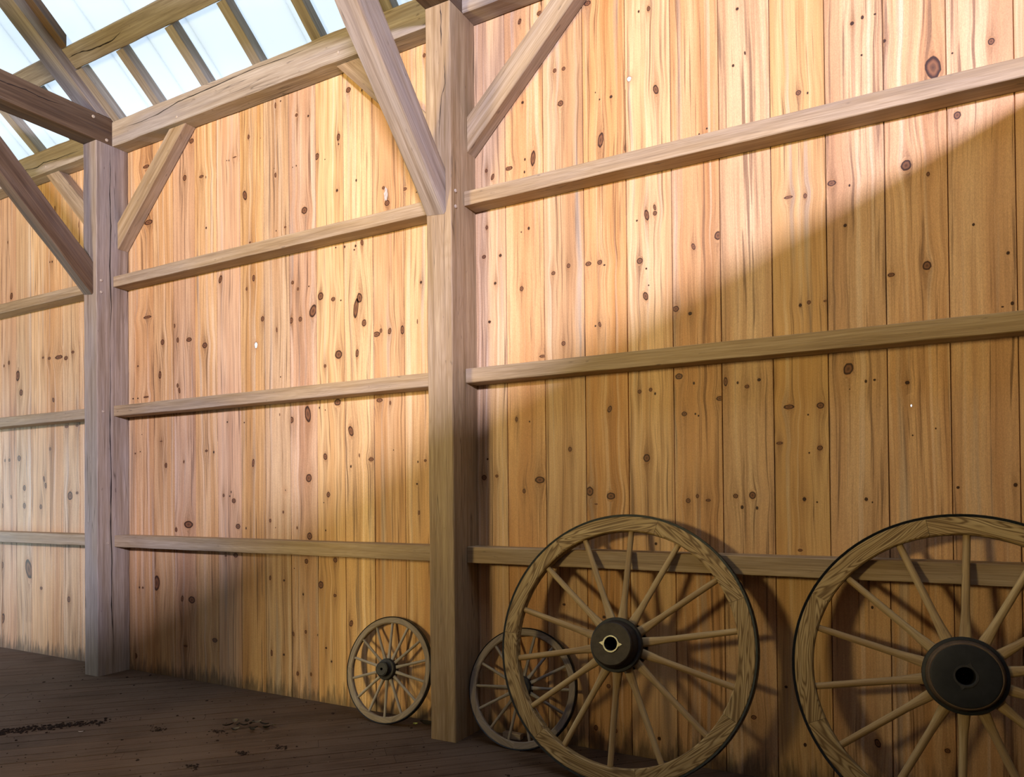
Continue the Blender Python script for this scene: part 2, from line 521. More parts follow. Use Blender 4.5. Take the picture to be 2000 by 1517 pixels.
# ------------------------------------------------------------------ sheathing wall with its knots
KN = [tuple(float(a) for a in k.split(',')) for k in """0.091,3.487,30,52 0.323,3.54,12,15 -0.027,3.049,20,24 0.064,2.987,7,10 0.186,3.236,14,17 -0.356,3.032,19,13 -0.481,2.994,8,12 -0.562,3.003,20,7 -0.507,3.529,12,12 -0.463,3.516,4,6 -1.256,3.75,15,25 -1.589,3.544,17,40 -1.293,4.218,9,13 -1.351,4.221,5,7 -0.806,4.058,7,7 -0.253,3.805,8,9 -0.207,3.82,6,9 -0.151,3.818,5,5 -0.112,3.675,7,8 -0.213,3.635,4,5 -0.831,3.762,6,7 -0.769,3.811,4,9 -1.522,3.78,8,8 -1.593,3.783,4,5 -1.317,3.056,13,29 -1.269,3.056,11,12 -1.27,3.089,8,16 -0.921,2.869,18,22 -1.055,2.832,10,18 -0.297,2.809,7,8 -0.275,3.004,4,6 0.243,2.714,5,6 0.374,2.561,6,7 -1.663,4.37,20,14 -1.016,3.44,4,4 -0.974,3.46,5,5 0.17,3.531,4,4 -1.438,3.466,8,19 -1.375,3.034,5,5 -2.364,3.175,9,12 -2.387,2.992,13,11 -2.268,2.982,9,9 -2.307,2.813,8,8 -2.351,2.575,9,8 -2.319,3.486,12,18 -2.364,3.535,9,11 -2.201,3.514,24,12 -2.088,3.545,5,8 -2.092,3.468,5,8 -2.032,3.539,15,43 -2.118,3.102,4,4 -2.066,3.116,7,9 -2.12,2.752,12,14 -1.902,2.815,12,11 -1.802,2.844,11,13 -1.674,2.835,18,12 -1.603,2.833,14,13 -1.574,2.812,6,5 -1.84,2.385,12,13 -1.607,2.471,9,14 -1.634,2.465,5,5 -1.361,2.803,16,16 -1.323,2.753,5,5 -1.31,2.657,4,4 -1.329,2.598,14,22 -1.156,2.504,16,15 -1.077,2.468,9,9 -1.982,2.322,19,8 -1.143,2.129,19,15 -1.061,2.085,5,7 0.054,2.554,17,20 -0.097,2.533,14,9 -0.47,2.449,8,10 -0.511,2.44,7,8 0.387,2.331,6,8 0.35,2.32,5,3 -0.389,2.446,11,5 -0.292,2.095,21,27 -0.214,2.027,5,7 -0.176,2.031,5,5 -0.287,1.994,3,3 -0.035,2.006,9,8 -0.828,2.069,5,7 -0.78,2.045,11,9 -0.718,2.076,8,8 -0.891,2.08,10,23 -0.922,1.992,18,12 -0.573,1.924,24,11 -0.422,1.922,16,15 -0.481,1.879,4,4 -0.621,1.74,15,7 -0.427,1.708,13,11 -0.478,1.685,4,4 0.08,1.781,3,4 -0.016,1.753,3,4 -0.846,1.468,12,11 -0.759,1.472,16,18 -0.813,1.409,7,9 -0.737,1.405,6,8 -0.504,1.45,8,9 -0.444,1.435,4,4 -0.22,1.449,7,8 -0.193,1.434,3,4 0.166,1.502,6,6 0.388,1.511,7,8 -0.527,1.19,10,7 -2.164,1.95,9,13 -2.074,1.931,4,5 -2.116,1.506,10,13 -2.007,1.573,31,19 -2.308,1.602,10,9 -2.401,1.594,16,16 -1.805,1.752,11,13 -1.68,1.5,21,25 -1.549,1.472,24,19 -1.643,1.426,10,4 -1.333,1.685,18,21 -1.371,2.062,10,11 -1.306,2.068,9,10 -1.28,2.044,5,7 -1.116,1.921,14,12 -1.055,1.917,4,5 -1.038,1.906,4,5 -1.1,1.444,12,12 -0.991,1.446,12,7 -1.049,1.469,8,10 -1.551,1.974,13,18 -2.374,1.71,6,6 -1.285,1.204,7,7 -2.116,4.407,11,16 -1.98,4.414,15,13 -2.101,3.9,8,8 -1.88,4.034,11,12 -1.821,4.029,11,11 -1.844,3.826,17,16 -1.619,3.831,3,4 -2.835,4.409,11,13 -5.738,4.311,38,14 -5.243,4.107,20,22 -5.038,4.074,24,10 -4.985,4.058,5,10 -4.741,4.137,5,4 -4.716,4.132,5,6 -4.653,4.144,20,5 -4.496,4.265,11,16 -4.369,4.226,4,3 -4.541,3.821,22,35 -4.211,3.907,10,17 -4.223,3.96,3,6 -4.207,4.434,8,21 -4.152,4.453,6,6 -5.156,4.391,25,19 -3.491,4.356,20,18 -3.369,4.32,5,8 -3.993,4.307,12,12 -3.875,4.27,8,8 -3.792,3.952,17,22 -3.587,4.045,14,23 -3.585,3.994,5,6 -3.716,3.914,4,4 -3.997,3.931,5,6 -4.035,3.928,3,5 -3.92,3.584,26,24 -3.603,3.666,9,9 -3.426,3.7,6,9 -3.187,3.598,11,10 -3.005,3.552,16,11 -2.883,3.529,11,9 -2.907,3.51,5,4 -3.156,3.487,20,18 -4.984,3.648,8,8 -4.488,3.446,11,6 -4.114,3.496,10,7 -4.207,3.485,5,5 -3.378,3.252,12,18 -3.436,3.24,7,9 -3.448,3.215,6,6 -3.537,3.251,8,7 -3.619,3.259,6,5 -5.709,3.827,52,20 -4.822,3.21,19,29 -4.451,3.164,14,23 -4.043,3.07,13,13 -3.989,3.015,10,12 -3.881,3.019,6,5 -4.527,3.092,9,13 -3.766,2.931,24,26 -3.646,2.893,18,14 -3.575,2.875,6,5 -3.841,2.833,35,41 -3.968,2.789,16,17 -4.058,2.79,15,22 -3.404,2.87,22,32 -3.437,2.799,21,63 -3.365,2.689,18,23 -3.257,2.598,29,17 -3.218,2.619,10,14 -3.143,2.607,14,20 -3.599,2.492,30,28 -3.728,2.422,11,11 -3.429,2.484,13,25 -3.035,2.603,14,29 -2.877,2.902,8,9 -2.909,2.644,4,15 -5.383,2.904,14,16 -5.339,2.783,14,20 -5.199,2.771,30,17 -5.73,3.021,48,11 -4.357,2.839,16,18 -5.533,2.786,21,21 -5.567,2.514,17,30 -5.861,2.614,11,8 -5.344,2.407,12,16 -5.322,2.364,12,22 -4.207,2.738,7,17 -4.171,2.38,5,5 -5.752,2.341,31,8 -5.93,2.339,9,6 -5.863,2.337,9,6 -5.009,2.704,27,21 -3.899,2.085,28,57 -4.063,2.052,19,22 -3.612,2.153,28,22 -3.785,2.124,5,7 -3.729,2.104,4,5 -3.732,1.768,17,22 -3.894,1.617,25,28 -3.705,1.495,15,18 -3.491,1.94,22,33 -3.494,1.692,7,9 -3.417,1.768,5,12 -3.311,1.737,21,12 -3.143,2.117,8,12 -3.235,2.141,25,13 -3.118,1.794,4,4 -2.914,1.708,5,7 -2.854,1.715,10,8 -2.923,1.561,7,6 -2.909,1.369,7,14 -3.89,1.193,22,25 -4.013,1.252,7,10 -3.733,1.238,5,6 -3.749,1.438,4,4 -4.152,1.368,8,10 -4.182,2.098,4,10 -5.218,1.261,50,28 -4.683,1.453,20,17 -4.798,1.496,11,12 -4.728,1.49,7,6 -4.712,1.522,5,9 -4.638,1.254,23,19 -4.467,1.743,13,28 -5.371,1.217,15,17 -4.289,1.303,10,13 -5.271,1.775,8,10 -5.906,1.864,13,6 -5.835,1.877,7,4 -5.496,1.751,15,19 -5.555,1.955,17,4 -4.995,1.855,15,9 -4.909,1.841,8,9 -4.751,2.073,7,6 -4.562,2.059,6,5 -5.812,2.024,5,4 -4.549,1.241,6,9 -4.233,1.25,3,5 -5.181,0.649,36,26 -5.299,0.652,14,24 -3.782,0.844,22,25 -3.649,0.775,13,11 -3.644,1.028,17,16 -3.923,1.009,16,17 -4.666,1.029,23,16 -4.292,0.87,10,17 -4.148,0.858,9,8 -3.957,0.766,7,8 -3.934,0.493,10,13 -4.058,0.468,10,15 -4.282,0.306,10,22 -4.155,0.305,9,8 -3.737,0.394,8,7 -3.686,0.302,7,7 -3.501,0.588,16,21 -4.017,0.179,12,14 -5.808,0.714,12,8 -5.854,0.714,8,8 -5.624,0.762,38,58 -5.262,0.268,20,9 -4.909,0.346,27,16 -5.909,0.124,19,22 -4.777,1.021,11,7 -4.044,0.952,5,3 -3.885,0.189,9,12 -7.731,2.688,32,48 -7.672,2.52,27,28 -7.032,2.805,57,17 -7.189,2.809,22,13 -7.296,2.826,15,9 -6.918,2.785,28,17 -6.809,2.83,21,12 -7.979,2.809,12,13 -7.89,2.832,16,18 -7.125,2.41,15,21 -6.747,2.149,21,10 -6.911,2.147,28,12 -7.179,1.95,15,15 -7.711,1.878,28,26 -7.886,1.865,16,15 -7.968,1.863,12,13 -7.619,1.586,23,26 -7.62,1.413,23,26 -7.287,1.668,15,25 -7.258,1.604,15,25 -7.341,1.403,19,21 -6.859,1.506,35,37 -6.751,1.532,17,12 -7.856,1.501,12,18 -8.019,1.413,16,22 -7.546,0.799,54,86 -8.016,0.286,33,49 -8.022,0.819,25,31 -6.886,0.549,21,25 -7.338,0.627,19,13 -7.905,4.035,8,12 -7.174,3.721,10,7 -7.135,3.718,9,8 -6.709,3.989,8,24 -7.087,4.212,9,23 -7.841,3.49,22,30 -1.576,0.376,12,11 -1.279,0.119,9,9 -0.767,0.308,13,11 -1.599,0.772,9,8 -1.854,0.828,9,6 -1.534,0.125,9,12 -1.657,0.125,11,15 0.108,0.273,12,10 -0.185,0.263,13,19 0.012,0.576,15,12 -0.2,0.921,5,7 -0.516,0.203,7,9 -0.604,0.486,7,6 -0.647,0.925,4,5""".split()]
LIGHT_HOLES = [(-1.412, 3.853, 0.012, 0.013), (-4.429, 2.645, 0.014, 0.022), (-3.8185, 0.479, 0.003, 0.008), (-4.128, 1.53, 0.0035, 0.005), (-0.02, 1.895, 0.003, 0.006)]


HB, HM = 3.2, .09      # light holes widen towards the outside


def build_wall():
    rnd = random.Random(3)
    verts, faces, gx, bid, knt, halo = [], [], [], [], [], {}
    k0, k1 = -24, 12
    ZT = 4.69
    nrow = 156
    offs = [0.0, 0.0012, 0.0028] + [0.0028 + (P - 0.0056) * i / 12 for i in range(1, 12)] + [P - 0.0028, P - 0.0012, P]
    deps = [0.014, 0.012, 0.0] + [0.0] * 11 + [0.0, 0.012, 0.014]
    nc = len(offs)
    zs = np.linspace(0.0, ZT, nrow + 1)

    def warp(x, z, ks):
        g = x
        for kx, kz, rx, rz in ks:
            dx = x - kx
            ez = rz * 3.2 + 0.03
            w = math.exp(-((z - kz) / ez) ** 2)
            g -= dx * w * (rx * 1.5) ** 2 / (dx * dx + (rx * 1.5) ** 2)
        return g

    for k in range(k0, k1):
        xb = J0 + k * P
        b = rnd.random()
        yb = rnd.uniform(-0.0015, 0.0015)
        ks = [(q[0], q[1], q[2] / 1000, q[3] / 1000) for q in KN if xb - 0.01 < q[0] < xb + P + 0.01 and q[2] > 6]
        tilt = rnd.uniform(-0.010, 0.010)
        base = len(verts)
        for i in range(nrow + 1):
            z = zs[i]
            wob = 0.004 * math.sin(z * 2.1 + k) + 0.003 * math.sin(z * 5.3 + 2 * k)
            kz = [q for q in ks if abs(q[1] - z) < 0.5]
            for j in range(nc):
                x = xb + offs[j]
                verts.append((x, deps[j] + yb, z))
                gx.append(warp(x, z, kz) - xb + tilt * z + wob)
                bid.append(b)
                knt.append(0.0)
                hv = 0.0
                for q in kz:
                    ddx = (x - q[0]) / (q[2] * 1.1 + .007)
                    ddz = abs(z - q[1]) / (q[3] * 3 + .06) * (1.0 if z > q[1] else .7)
                    if abs(ddx) < 3 and ddz < 4:
                        hv = max(hv, math.exp(-ddx * ddx - ddz) * min(1, q[2] / .009))
                if hv > .01: halo[len(verts) - 1] = hv
        for i in range(nrow):
            for j in range(nc - 1):
                a = base + i * nc + j
                x_0, x_1 = xb + offs[j], xb + offs[j + 1]
                if any(x_0 < h[0] + h[2] and x_1 > h[0] - h[2] and zs[i] < h[1] + h[3] and zs[i + 1] > h[1] - h[3] for h in LIGHT_HOLES):
                    continue
                faces.append((a, a + 1, a + nc + 1, a + nc))
        # outer skin of the board, split round the light holes
        cuts = sorted((h[1] - h[3] - HM, h[1] + h[3] + HM) for h in LIGHT_HOLES if xb < h[0] < xb + P)
        z0 = 0.0
        for c0, c1 in cuts + [(ZT, ZT)]:
            n0 = len(verts)
            for p in ((xb, .025, z0), (xb + P, .025, z0), (xb + P, .025, c0), (xb, .025, c0)):
                verts.append(p); gx.append(p[0] - xb); bid.append(b); knt.append(0)
            faces.append((n0 + 3, n0 + 2, n0 + 1, n0))
            z0 = c1
        # knots of this board: rings that shade from the rim inwards
        for q in KN:
            if not (xb <= q[0] < xb + P):
                continue
            rx, rz = max(q[2], 3) / 1000, max(q[3], 3) / 1000
            small = max(rx, rz) < 0.010
            ang = rnd.uniform(-.4, .4) if abs(rx - rz) > .004 else 0
            N = 18
            rings = [1.45, 1.15, 1.0, 0.82, 0.6, 0.35]
            vals = [0.0, 0.30, 0.44, 0.56, 0.80, 0.92]
            if small:
                vals = [0.0, 0.32, 0.46, 0.50, 0.50, 0.46]
            st = len(verts)
            ph = [rnd.uniform(-.10, .10) for _ in range(N)]
            for ri, (rr, vv) in enumerate(zip(rings, vals)):
                for n_ in range(N):
                    a = 2 * math.pi * n_ / N
                    f = rr * (1 + ph[n_] * (0.5 + 0.5 * ri / 5))
                    dx, dz = rx * f * math.cos(a), rz * f * math.sin(a) * (1.25 if ri == 0 else 1)
                    x = q[0] + dx * math.cos(ang) - dz * math.sin(ang) * rx / rz if rz > rx else q[0] + dx
                    x = min(max(x, xb + 0.0036), xb + P - 0.0036)
                    z = q[1] + dz
                    verts.append((x, yb - 0.0003 - 0.0004 * min(ri, 1), z))
                    gx.append(warp(x, z, [c for c in ks if abs(c[1] - z) < .35]) - xb + tilt * z)
                    bid.append(b); knt.append(vv)
                    hv = 0.0
                    for c in ks:
                        ddx = (x - c[0]) / (c[2] * 1.1 + .007)
                        ddz = abs(z - c[1]) / (c[3] * 3 + .06) * (1.0 if z > c[1] else .7)
                        hv = max(hv, math.exp(-ddx * ddx - ddz) * min(1, c[2] / .009))
                    halo[len(verts) - 1] = hv
            verts.append((min(max(q[0], xb + .0036), xb + P - .0036), yb - 0.0007, q[1]))
            gx.append(0); bid.append(b); knt.append(1.0 if not small else 0.46)
            cidx = len(verts) - 1
            for ri in range(len(rings) - 1):
                for n_ in range(N):
                    faces.append((st + ri * N + n_, st + ri * N + (n_ + 1) % N, st + (ri + 1) * N + (n_ + 1) % N, st + (ri + 1) * N + n_))
            for n_ in range(N):
                faces.append((st + 5 * N + n_, st + 5 * N + (n_ + 1) % N, cidx))
        # through holes: a ring of wood closing on a real opening, with its tunnel to the outside
        for h in LIGHT_HOLES:
            if not (xb <= h[0] < xb + P):
                continue
            N = 20
            st = len(verts)
            lay = [(None, -0.0004, 0.0), (1.5, -0.0004, 0.30), (1.0, -0.0004, 0.37), (HB, 0.025, 0.5), (None, 0.0252, 0.0)]
            for sc_, yy, vv in lay:
                for n_ in range(N):
                    a = 2 * math.pi * n_ / N
                    if sc_ is None:
                        rx_, rz_ = (h[2] + .034, h[3] + .045) if yy < 0 else (h[2] * HB * 1.3, h[3] * HB * 1.3)
                        x, z = h[0] + rx_ * math.cos(a) * 1.1, h[1] + rz_ * math.sin(a) * 1.15
                    else:
                        x, z = h[0] + h[2] * sc_ * math.cos(a) * (1 + .12 * math.sin(3 * a)), h[1] + h[3] * sc_ * math.sin(a)
                    x = min(max(x, xb + 0.001), xb + P - 0.001) if yy < 0 else min(max(x, xb - .05), xb + P + .05)
                    verts.append((x, yb + yy, z)); gx.append(x - xb + tilt * z); bid.append(b); knt.append(vv)
            for l in range(4):
                for n_ in range(N):
                    faces.append((st + l * N + n_, st + l * N + (n_ + 1) % N, st + (l + 1) * N + (n_ + 1) % N, st + (l + 1) * N + n_))
            # close the split in the outer skin above and below the hole
            for (a0, a1, b0, b1) in ((xb, h[0] - h[2] * HB, h[1] - h[3] * HB - .001, h[1] + h[3] * HB + .001), (h[0] + h[2] * HB, xb + P, h[1] - h[3] * HB - .001, h[1] + h[3] * HB + .001)):
                n0 = len(verts)
                for p in ((a0, .0255, b0), (a1, .0255, b0), (a1, .0255, b1), (a0, .0255, b1)):
                    verts.append(p); gx.append(0); bid.append(b); knt.append(0)
                faces.append((n0, n0 + 1, n0 + 2, n0 + 3))
            for (b0, b1) in ((h[1] - h[3] - HM, h[1] - h[3] * HB), (h[1] + h[3] * HB, h[1] + h[3] + HM)):
                n0 = len(verts)
                for p in ((xb, .0258, b0), (xb + P, .0258, b0), (xb + P, .0258, b1), (xb, .0258, b1)):
                    verts.append(p); gx.append(0); bid.append(b); knt.append(0)
                faces.append((n0, n0 + 1, n0 + 2, n0 + 3))
    # a whitish resin scar beside one knot
    resin0 = len(faces)
    n0 = len(verts)
    for a_, r_ in zip(range(0, 360, 24), (1, .8, 1.1, .9, 1.2, 1.0, .7, 1.1, .9, 1.0, 1.2, .8, 1.1, .9, 1.0)):
        verts.append((-3.163 + .016 * r_ * math.cos(math.radians(a_)), -.0035, 3.548 + .045 * r_ * math.sin(math.radians(a_))))
        gx.append(.1); bid.append(.5); knt.append(0)
    faces.append(tuple(range(n0, len(verts))))
    # plain continuation of the sheathing beyond the bays in view
    for xa, xc in ((X_END0, J0 + k0 * P), (J0 + k1 * P, X_END1)):
        n0 = len(verts)
        for p in ((xa, 0, 0), (xc, 0, 0), (xc, 0, ZT), (xa, 0, ZT), (xa, .025, 0), (xc, .025, 0), (xc, .025, ZT), (xa, .025, ZT)):
            verts.append(p); gx.append(p[0]); bid.append(.4); knt.append(0)
        faces.append((n0, n0 + 1, n0 + 2, n0 + 3)); faces.append((n0 + 7, n0 + 6, n0 + 5, n0 + 4))
    o = mesh_obj('wall_back', verts, faces, [MAT['pine_boards'], MAT['pitch_white']])
    for pg in o.data.polygons:
        if len(pg.vertices) == 15: pg.material_index = 1
    for nm, arr in (('gx', gx), ('bid', bid), ('knot', knt), ('halo', [halo.get(i, 0.0) for i in range(len(verts))])):
        a = o.data.attributes.new(nm, 'FLOAT', 'POINT')
        a.data.foreach_set('value', np.array(arr, dtype=np.float32))
    tag(o, kind='structure')


build_wall()


# ------------------------------------------------------------------ floor
def build_floor():
    rnd = random.Random(11)
    W = 0.131
    bm = bmesh.new()
    lay = bm.verts.layers.float.new('bid')
    R = Matrix.Rotation(math.radians(45), 4, 'Z')
    Ri = R.inverted()
    s_rng = (-16.0, 7.0)
    for i in range(-70, 75):
        t0 = i * W
        # skip rows that never cross the room
        s = s_rng[0] + rnd.uniform(0, 2.5)
        while s < s_rng[1]:
            L = rnd.uniform(1.2, 3.4)
            mid = R @ Vector((s + L / 2, t0, 0))
            if -14 < mid.x < 10 and -11.5 < mid.y < 1.5:
                near = -9.5 < mid.x < 1.5 and mid.y > -3.5
                b = rnd.random()
                zz = -rnd.uniform(0.0, 0.0015)
                x0, x1, y0, y1 = s + .001, s + L - .001, t0 + .0028, t0 + W - .0028
                vs_ = [bm.verts.new(p) for p in ((x0, y0, zz), (x1, y0, zz), (x1, y1, zz), (x0, y1, zz), (x0, y0, -.03), (x1, y0, -.03), (x1, y1, -.03), (x0, y1, -.03))]
                for v in vs_:
                    v[lay] = b
                bm.faces.new((vs_[0], vs_[1], vs_[2], vs_[3]))
                if near:
                    for a, c in ((0, 1), (1, 2), (2, 3), (3, 0)):
                        bm.faces.new((vs_[a], vs_[a + 4], vs_[c + 4], vs_[c]))
            s += L
    for co, no in (((0, 0.02, 0), (0, 1, 0)), ((X_END1, 0, 0), (1, 0, 0)), ((X_END0, 0, 0), (-1, 0, 0)), ((0, FRONT_Y, 0), (0, -1, 0))):
        bmesh.ops.bisect_plane(bm, geom=bm.verts[:] + bm.edges[:] + bm.faces[:], plane_co=Ri @ Vector(co), plane_no=(Ri @ Vector(no)), clear_outer=True)
    # joists' ceiling: a dark sub-floor closing the gaps
    vs_ = [bm.verts.new(Ri @ Vector(p)) for p in ((X_END0, FRONT_Y, -.031), (X_END1, FRONT_Y, -.031), (X_END1, .02, -.031), (X_END0, .02, -.031))]
    bm.faces.new(vs_)
    me = bpy.data.meshes.new('floor')
    bm.to_mesh(me)
    bm.free()
    me.materials.append(MAT['floor_planks'])
    o = bpy.data.objects.new('floor', me)
    COL.objects.link(o)
    o.matrix_basis = R
    tag(o, kind='structure')


build_floor()


# ------------------------------------------------------------------ roof deck
def build_roof():
    verts, faces = [], []
    seams = [-13.0, X_END0 - .1]
    s = -5.60
    xs = [s]
    while xs[-1] < X_END1: xs.append(xs[-1] + 0.447)
    while xs[0] > X_END0: xs.insert(0, xs[0] - 0.447)
    ya, yb = 0.25, RIDGE_Y
    for x0, x1 in zip(xs[:-1], xs[1:]):
        n0 = len(verts)
        g = 0.0012
        for x, y, dv in ((x0 + g, ya, 0), (x1 - g, ya, 0), (x1 - g, yb, 0), (x0 + g, yb, 0), (x0 + g, ya, .03), (x1 - g, ya, .03), (x1 - g, yb, .03), (x0 + g, yb, .03)):
            verts.append((x, y, roof_z(y, DECK_V + dv)))
        faces += [(n0, n0 + 1, n0 + 2, n0 + 3), (n0, n0 + 4, n0 + 5, n0 + 1), (n0 + 1, n0 + 5, n0 + 6, n0 + 2), (n0 + 2, n0 + 6, n0 + 7, n0 + 3), (n0 + 3, n0 + 7, n0 + 4, n0)]
        if x0 > xs[0]:
            # dark seam strip covering each joint from above
            n0 = len(verts)
            for x, y in ((x0 - .003, ya), (x0 + .003, ya), (x0 + .003, yb), (x0 - .003, yb)):
                verts.append((x, y, roof_z(y, DECK_V + .032)))
            faces.append((n0, n0 + 1, n0 + 2, n0 + 3))
    o = mesh_obj('ceiling', verts, faces, MAT['roof_panel_white'])
    tag(o, kind='structure')
    # the far slope
    zr = roof_z(RIDGE_Y, DECK_V)
    ze = zr - SL * (RIDGE_Y - FRONT_Y)
    V, Fc = [], []
    zz = lambda y: zr + SL * (y - RIDGE_Y)
    yf = FRONT_Y - .2
    for x0, x1, y0, y1 in ((X_END0, X_END1, RIDGE_Y, yf),):
        b = len(V)
        q = [(x0, y0, zz(y0)), (x1, y0, zz(y0)), (x1, y1, zz(y1)), (x0, y1, zz(y1))]
        V += q + [(a, c, d + .04) for a, c, d in q]
        Fc += [tuple(b + i for i in f) for f in ((0, 1, 2, 3), (7, 6, 5, 4), (0, 4, 5, 1), (2, 6, 7, 3), (1, 5, 6, 2), (3, 7, 4, 0))]
    o = mesh_obj('ceiling_front_slope', V, Fc, MAT['dark_boards'])
    tag(o, kind='structure')
    return zr, ze


ZR, ZE = build_roof()


def slab(name, polys, thick, normal_axis, mat):
    """plain wall pieces (rectangles in a plane) in one structure object"""
    verts, faces = [], []
    for poly in polys:
        n = len(poly)
        b = len(verts)
        for p in poly: verts.append(p)
        for p in poly:
            q = list(p); q[normal_axis] += thick; verts.append(tuple(q))
        faces.append(tuple(range(b, b + n)))
        faces.append(tuple(range(b + 2 * n - 1, b + n - 1, -1)))
        for i in range(n):
            faces.append((b + i, b + n + i, b + n + (i + 1) % n, b + (i + 1) % n))
    o = mesh_obj(name, verts, faces, mat)
    fix_normals(o)
    tag(o, kind='structure')
    return o


fy = FRONT_Y
R_ = lambda x0, x1, z0, z1: [(x0, fy, z0), (x1, fy, z0), (x1, fy, z1), (x0, fy, z1)]
slab('wall_front', [R_(X_END0, -6.1, 0, ZE), R_(-4.7, 1.3, 0, ZE), R_(2.6, X_END1, 0, ZE), R_(1.3, 2.6, 0, 3.55), R_(1.3, 2.6, 4.3, ZE), R_(-6.1, -4.7, 3.5, ZE)], -.04, 1, MAT['dark_boards'])
xl = X_END0
L_ = lambda y0, y1, z0, z1: [(xl, y0, z0), (xl, y1, z0), (xl, y1, z1), (xl, y0, z1)]
slab('wall_left', [L_(fy, -2.3, 0, 4.5), L_(-.7, 0, 0, 4.5), L_(-2.3, -.7, 2.6, 4.5), [(xl, fy, 4.5), (xl, 0, 4.5), (xl, RIDGE_Y, ZR)]], -.04, 0, MAT['dark_boards'])
xr = X_END1
Rr = lambda y0, y1, z0, z1: [(xr, y0, z0), (xr, y1, z0), (xr, y1, z1), (xr, y0, z1)]
slab('wall_right', [Rr(fy, 0, 0, 4.6), [(xr, fy, 4.6), (xr, 0, 4.6), (xr, RIDGE_Y, ZR)]], .04, 0, MAT['dark_boards'])
slab('wall_blocker_low', [[(-4.7, -6.0, 0), (-1.2, -6.0, 0), (-1.2, -6.0, 2.0), (-4.7, -6.0, 2.0)]], -.04, 1, MAT['dark_boards'])  # added out of view to cut the doorway light low on the back wall
slab('wall_blocker_left', [[(-9.0, -5.0, 0), (-4.8, -5.0, 0), (-4.8, -5.0, 2.7), (-9.0, -5.0, 2.7)]], -.04, 1, MAT['dark_boards'])  # unseen screen added to keep doorway light off the lower middle bay
# unseen partition put along the next frame to cast the wall's slanting shadow edge
XP_ = PL + BAY + .06
slab('wall_partition_unseen', [[(XP_, -8.9, 0), (XP_, -TP - .004, 0), (XP_, -TP - .004, 3.455), (XP_, -8.9, 3.455)]], .04, 0, MAT['dark_boards'])

# ------------------------------------------------------------------ posts
POST_LABEL = {
    1: 'weathered lavender-grey timber post at the left of the view',
    2: 'thick brown timber post standing in the foreground between the two small wagon wheels',
    3: 'timber post of the frame right of the two large wagon wheels',
    0: 'timber post of the frame at the far left end of the wall',
}
posts = {}
for i, x0 in enumerate(FRAMES):
    a, b = box_q(x0, x0 + PW, -TP, -0.002, 0, PZ0 if True else 0, 'z')
    o = prism('timber_post', a, b, MAT['oak_frame'] if i != 2 else MAT['fir_post'], c=.005, jit=.0018)
    posts[i] = tag(o, POST_LABEL[i], 'post', 'timber posts along the board wall')
checks(posts[1], [([(-5.985, -0.17, 4.45), (-5.985, -0.164, 4.28), (-5.985, -0.17, 4.06), (-5.985, -0.162, 3.8), (-5.985, -0.172, 3.45), (-5.985, -0.16, 3.1), (-5.985, -0.18, 2.75)], .007),
                  ([(-5.985, -0.172, 2.8), (-5.985, -0.172, 2.4), (-5.985, -0.178, 2.06), (-5.985, -0.166, 1.67), (-5.985, -0.173, 1.28), (-5.985, -0.165, 0.93), (-5.985, -0.171, 0.58), (-5.985, -0.154, 0.28), (-5.985, -0.151, 0.06)], .009)], (1, 0, 0))
checks(posts[2], [([(-2.512, -0.286, 4.475), (-2.506, -0.286, 4.415), (-2.506, -0.286, 4.315), (-2.506, -0.286, 4.214)], .005),
                  ([(-2.487, -0.286, 4.171), (-2.481, -0.286, 4.057), (-2.478, -0.286, 3.984), (-2.508, -0.286, 3.908), (-2.526, -0.286, 3.718), (-2.527, -0.286, 3.56)], .0035)], (0, -1, 0))
for y, z in ((-.247, 3.311), (-.247, 3.213), (-.235, 2.21), (-.2, 1.10)):
    peg(posts[1], (FRAMES[1] + PW, y, z), (1, 0, 0))
for y, z in ((-.238, 3.340), (-.238, 3.244)):
    peg(posts[2], (FRAMES[2] + PW, y, z), (1, 0, 0))

# ------------------------------------------------------------------ wall girts
ROWS = [('top', 3.281, 3.370), ('middle', 2.178, 2.268), ('lowest', 1.067, 1.165)]
BAYN = ['far-left bay', 'middle bay, between the two posts', 'right bay, right of the foreground post']
for bi in range(3):
    x0, x1 = FRAMES[bi] + PW + .0015, FRAMES[bi + 1] - .0015
    for rn, z0, z1 in ROWS:
        a, b = box_q(x0, x1, -TG, -0.003, z0, z1, 'x')
        o = prism('wall_girt', a, b, MAT['oak_girt'], c=.003, jit=.0012)
        tag(o, '%s horizontal girt rail on the boards in the %s' % (rn, BAYN[bi]), 'rail', 'horizontal girts along the board wall')

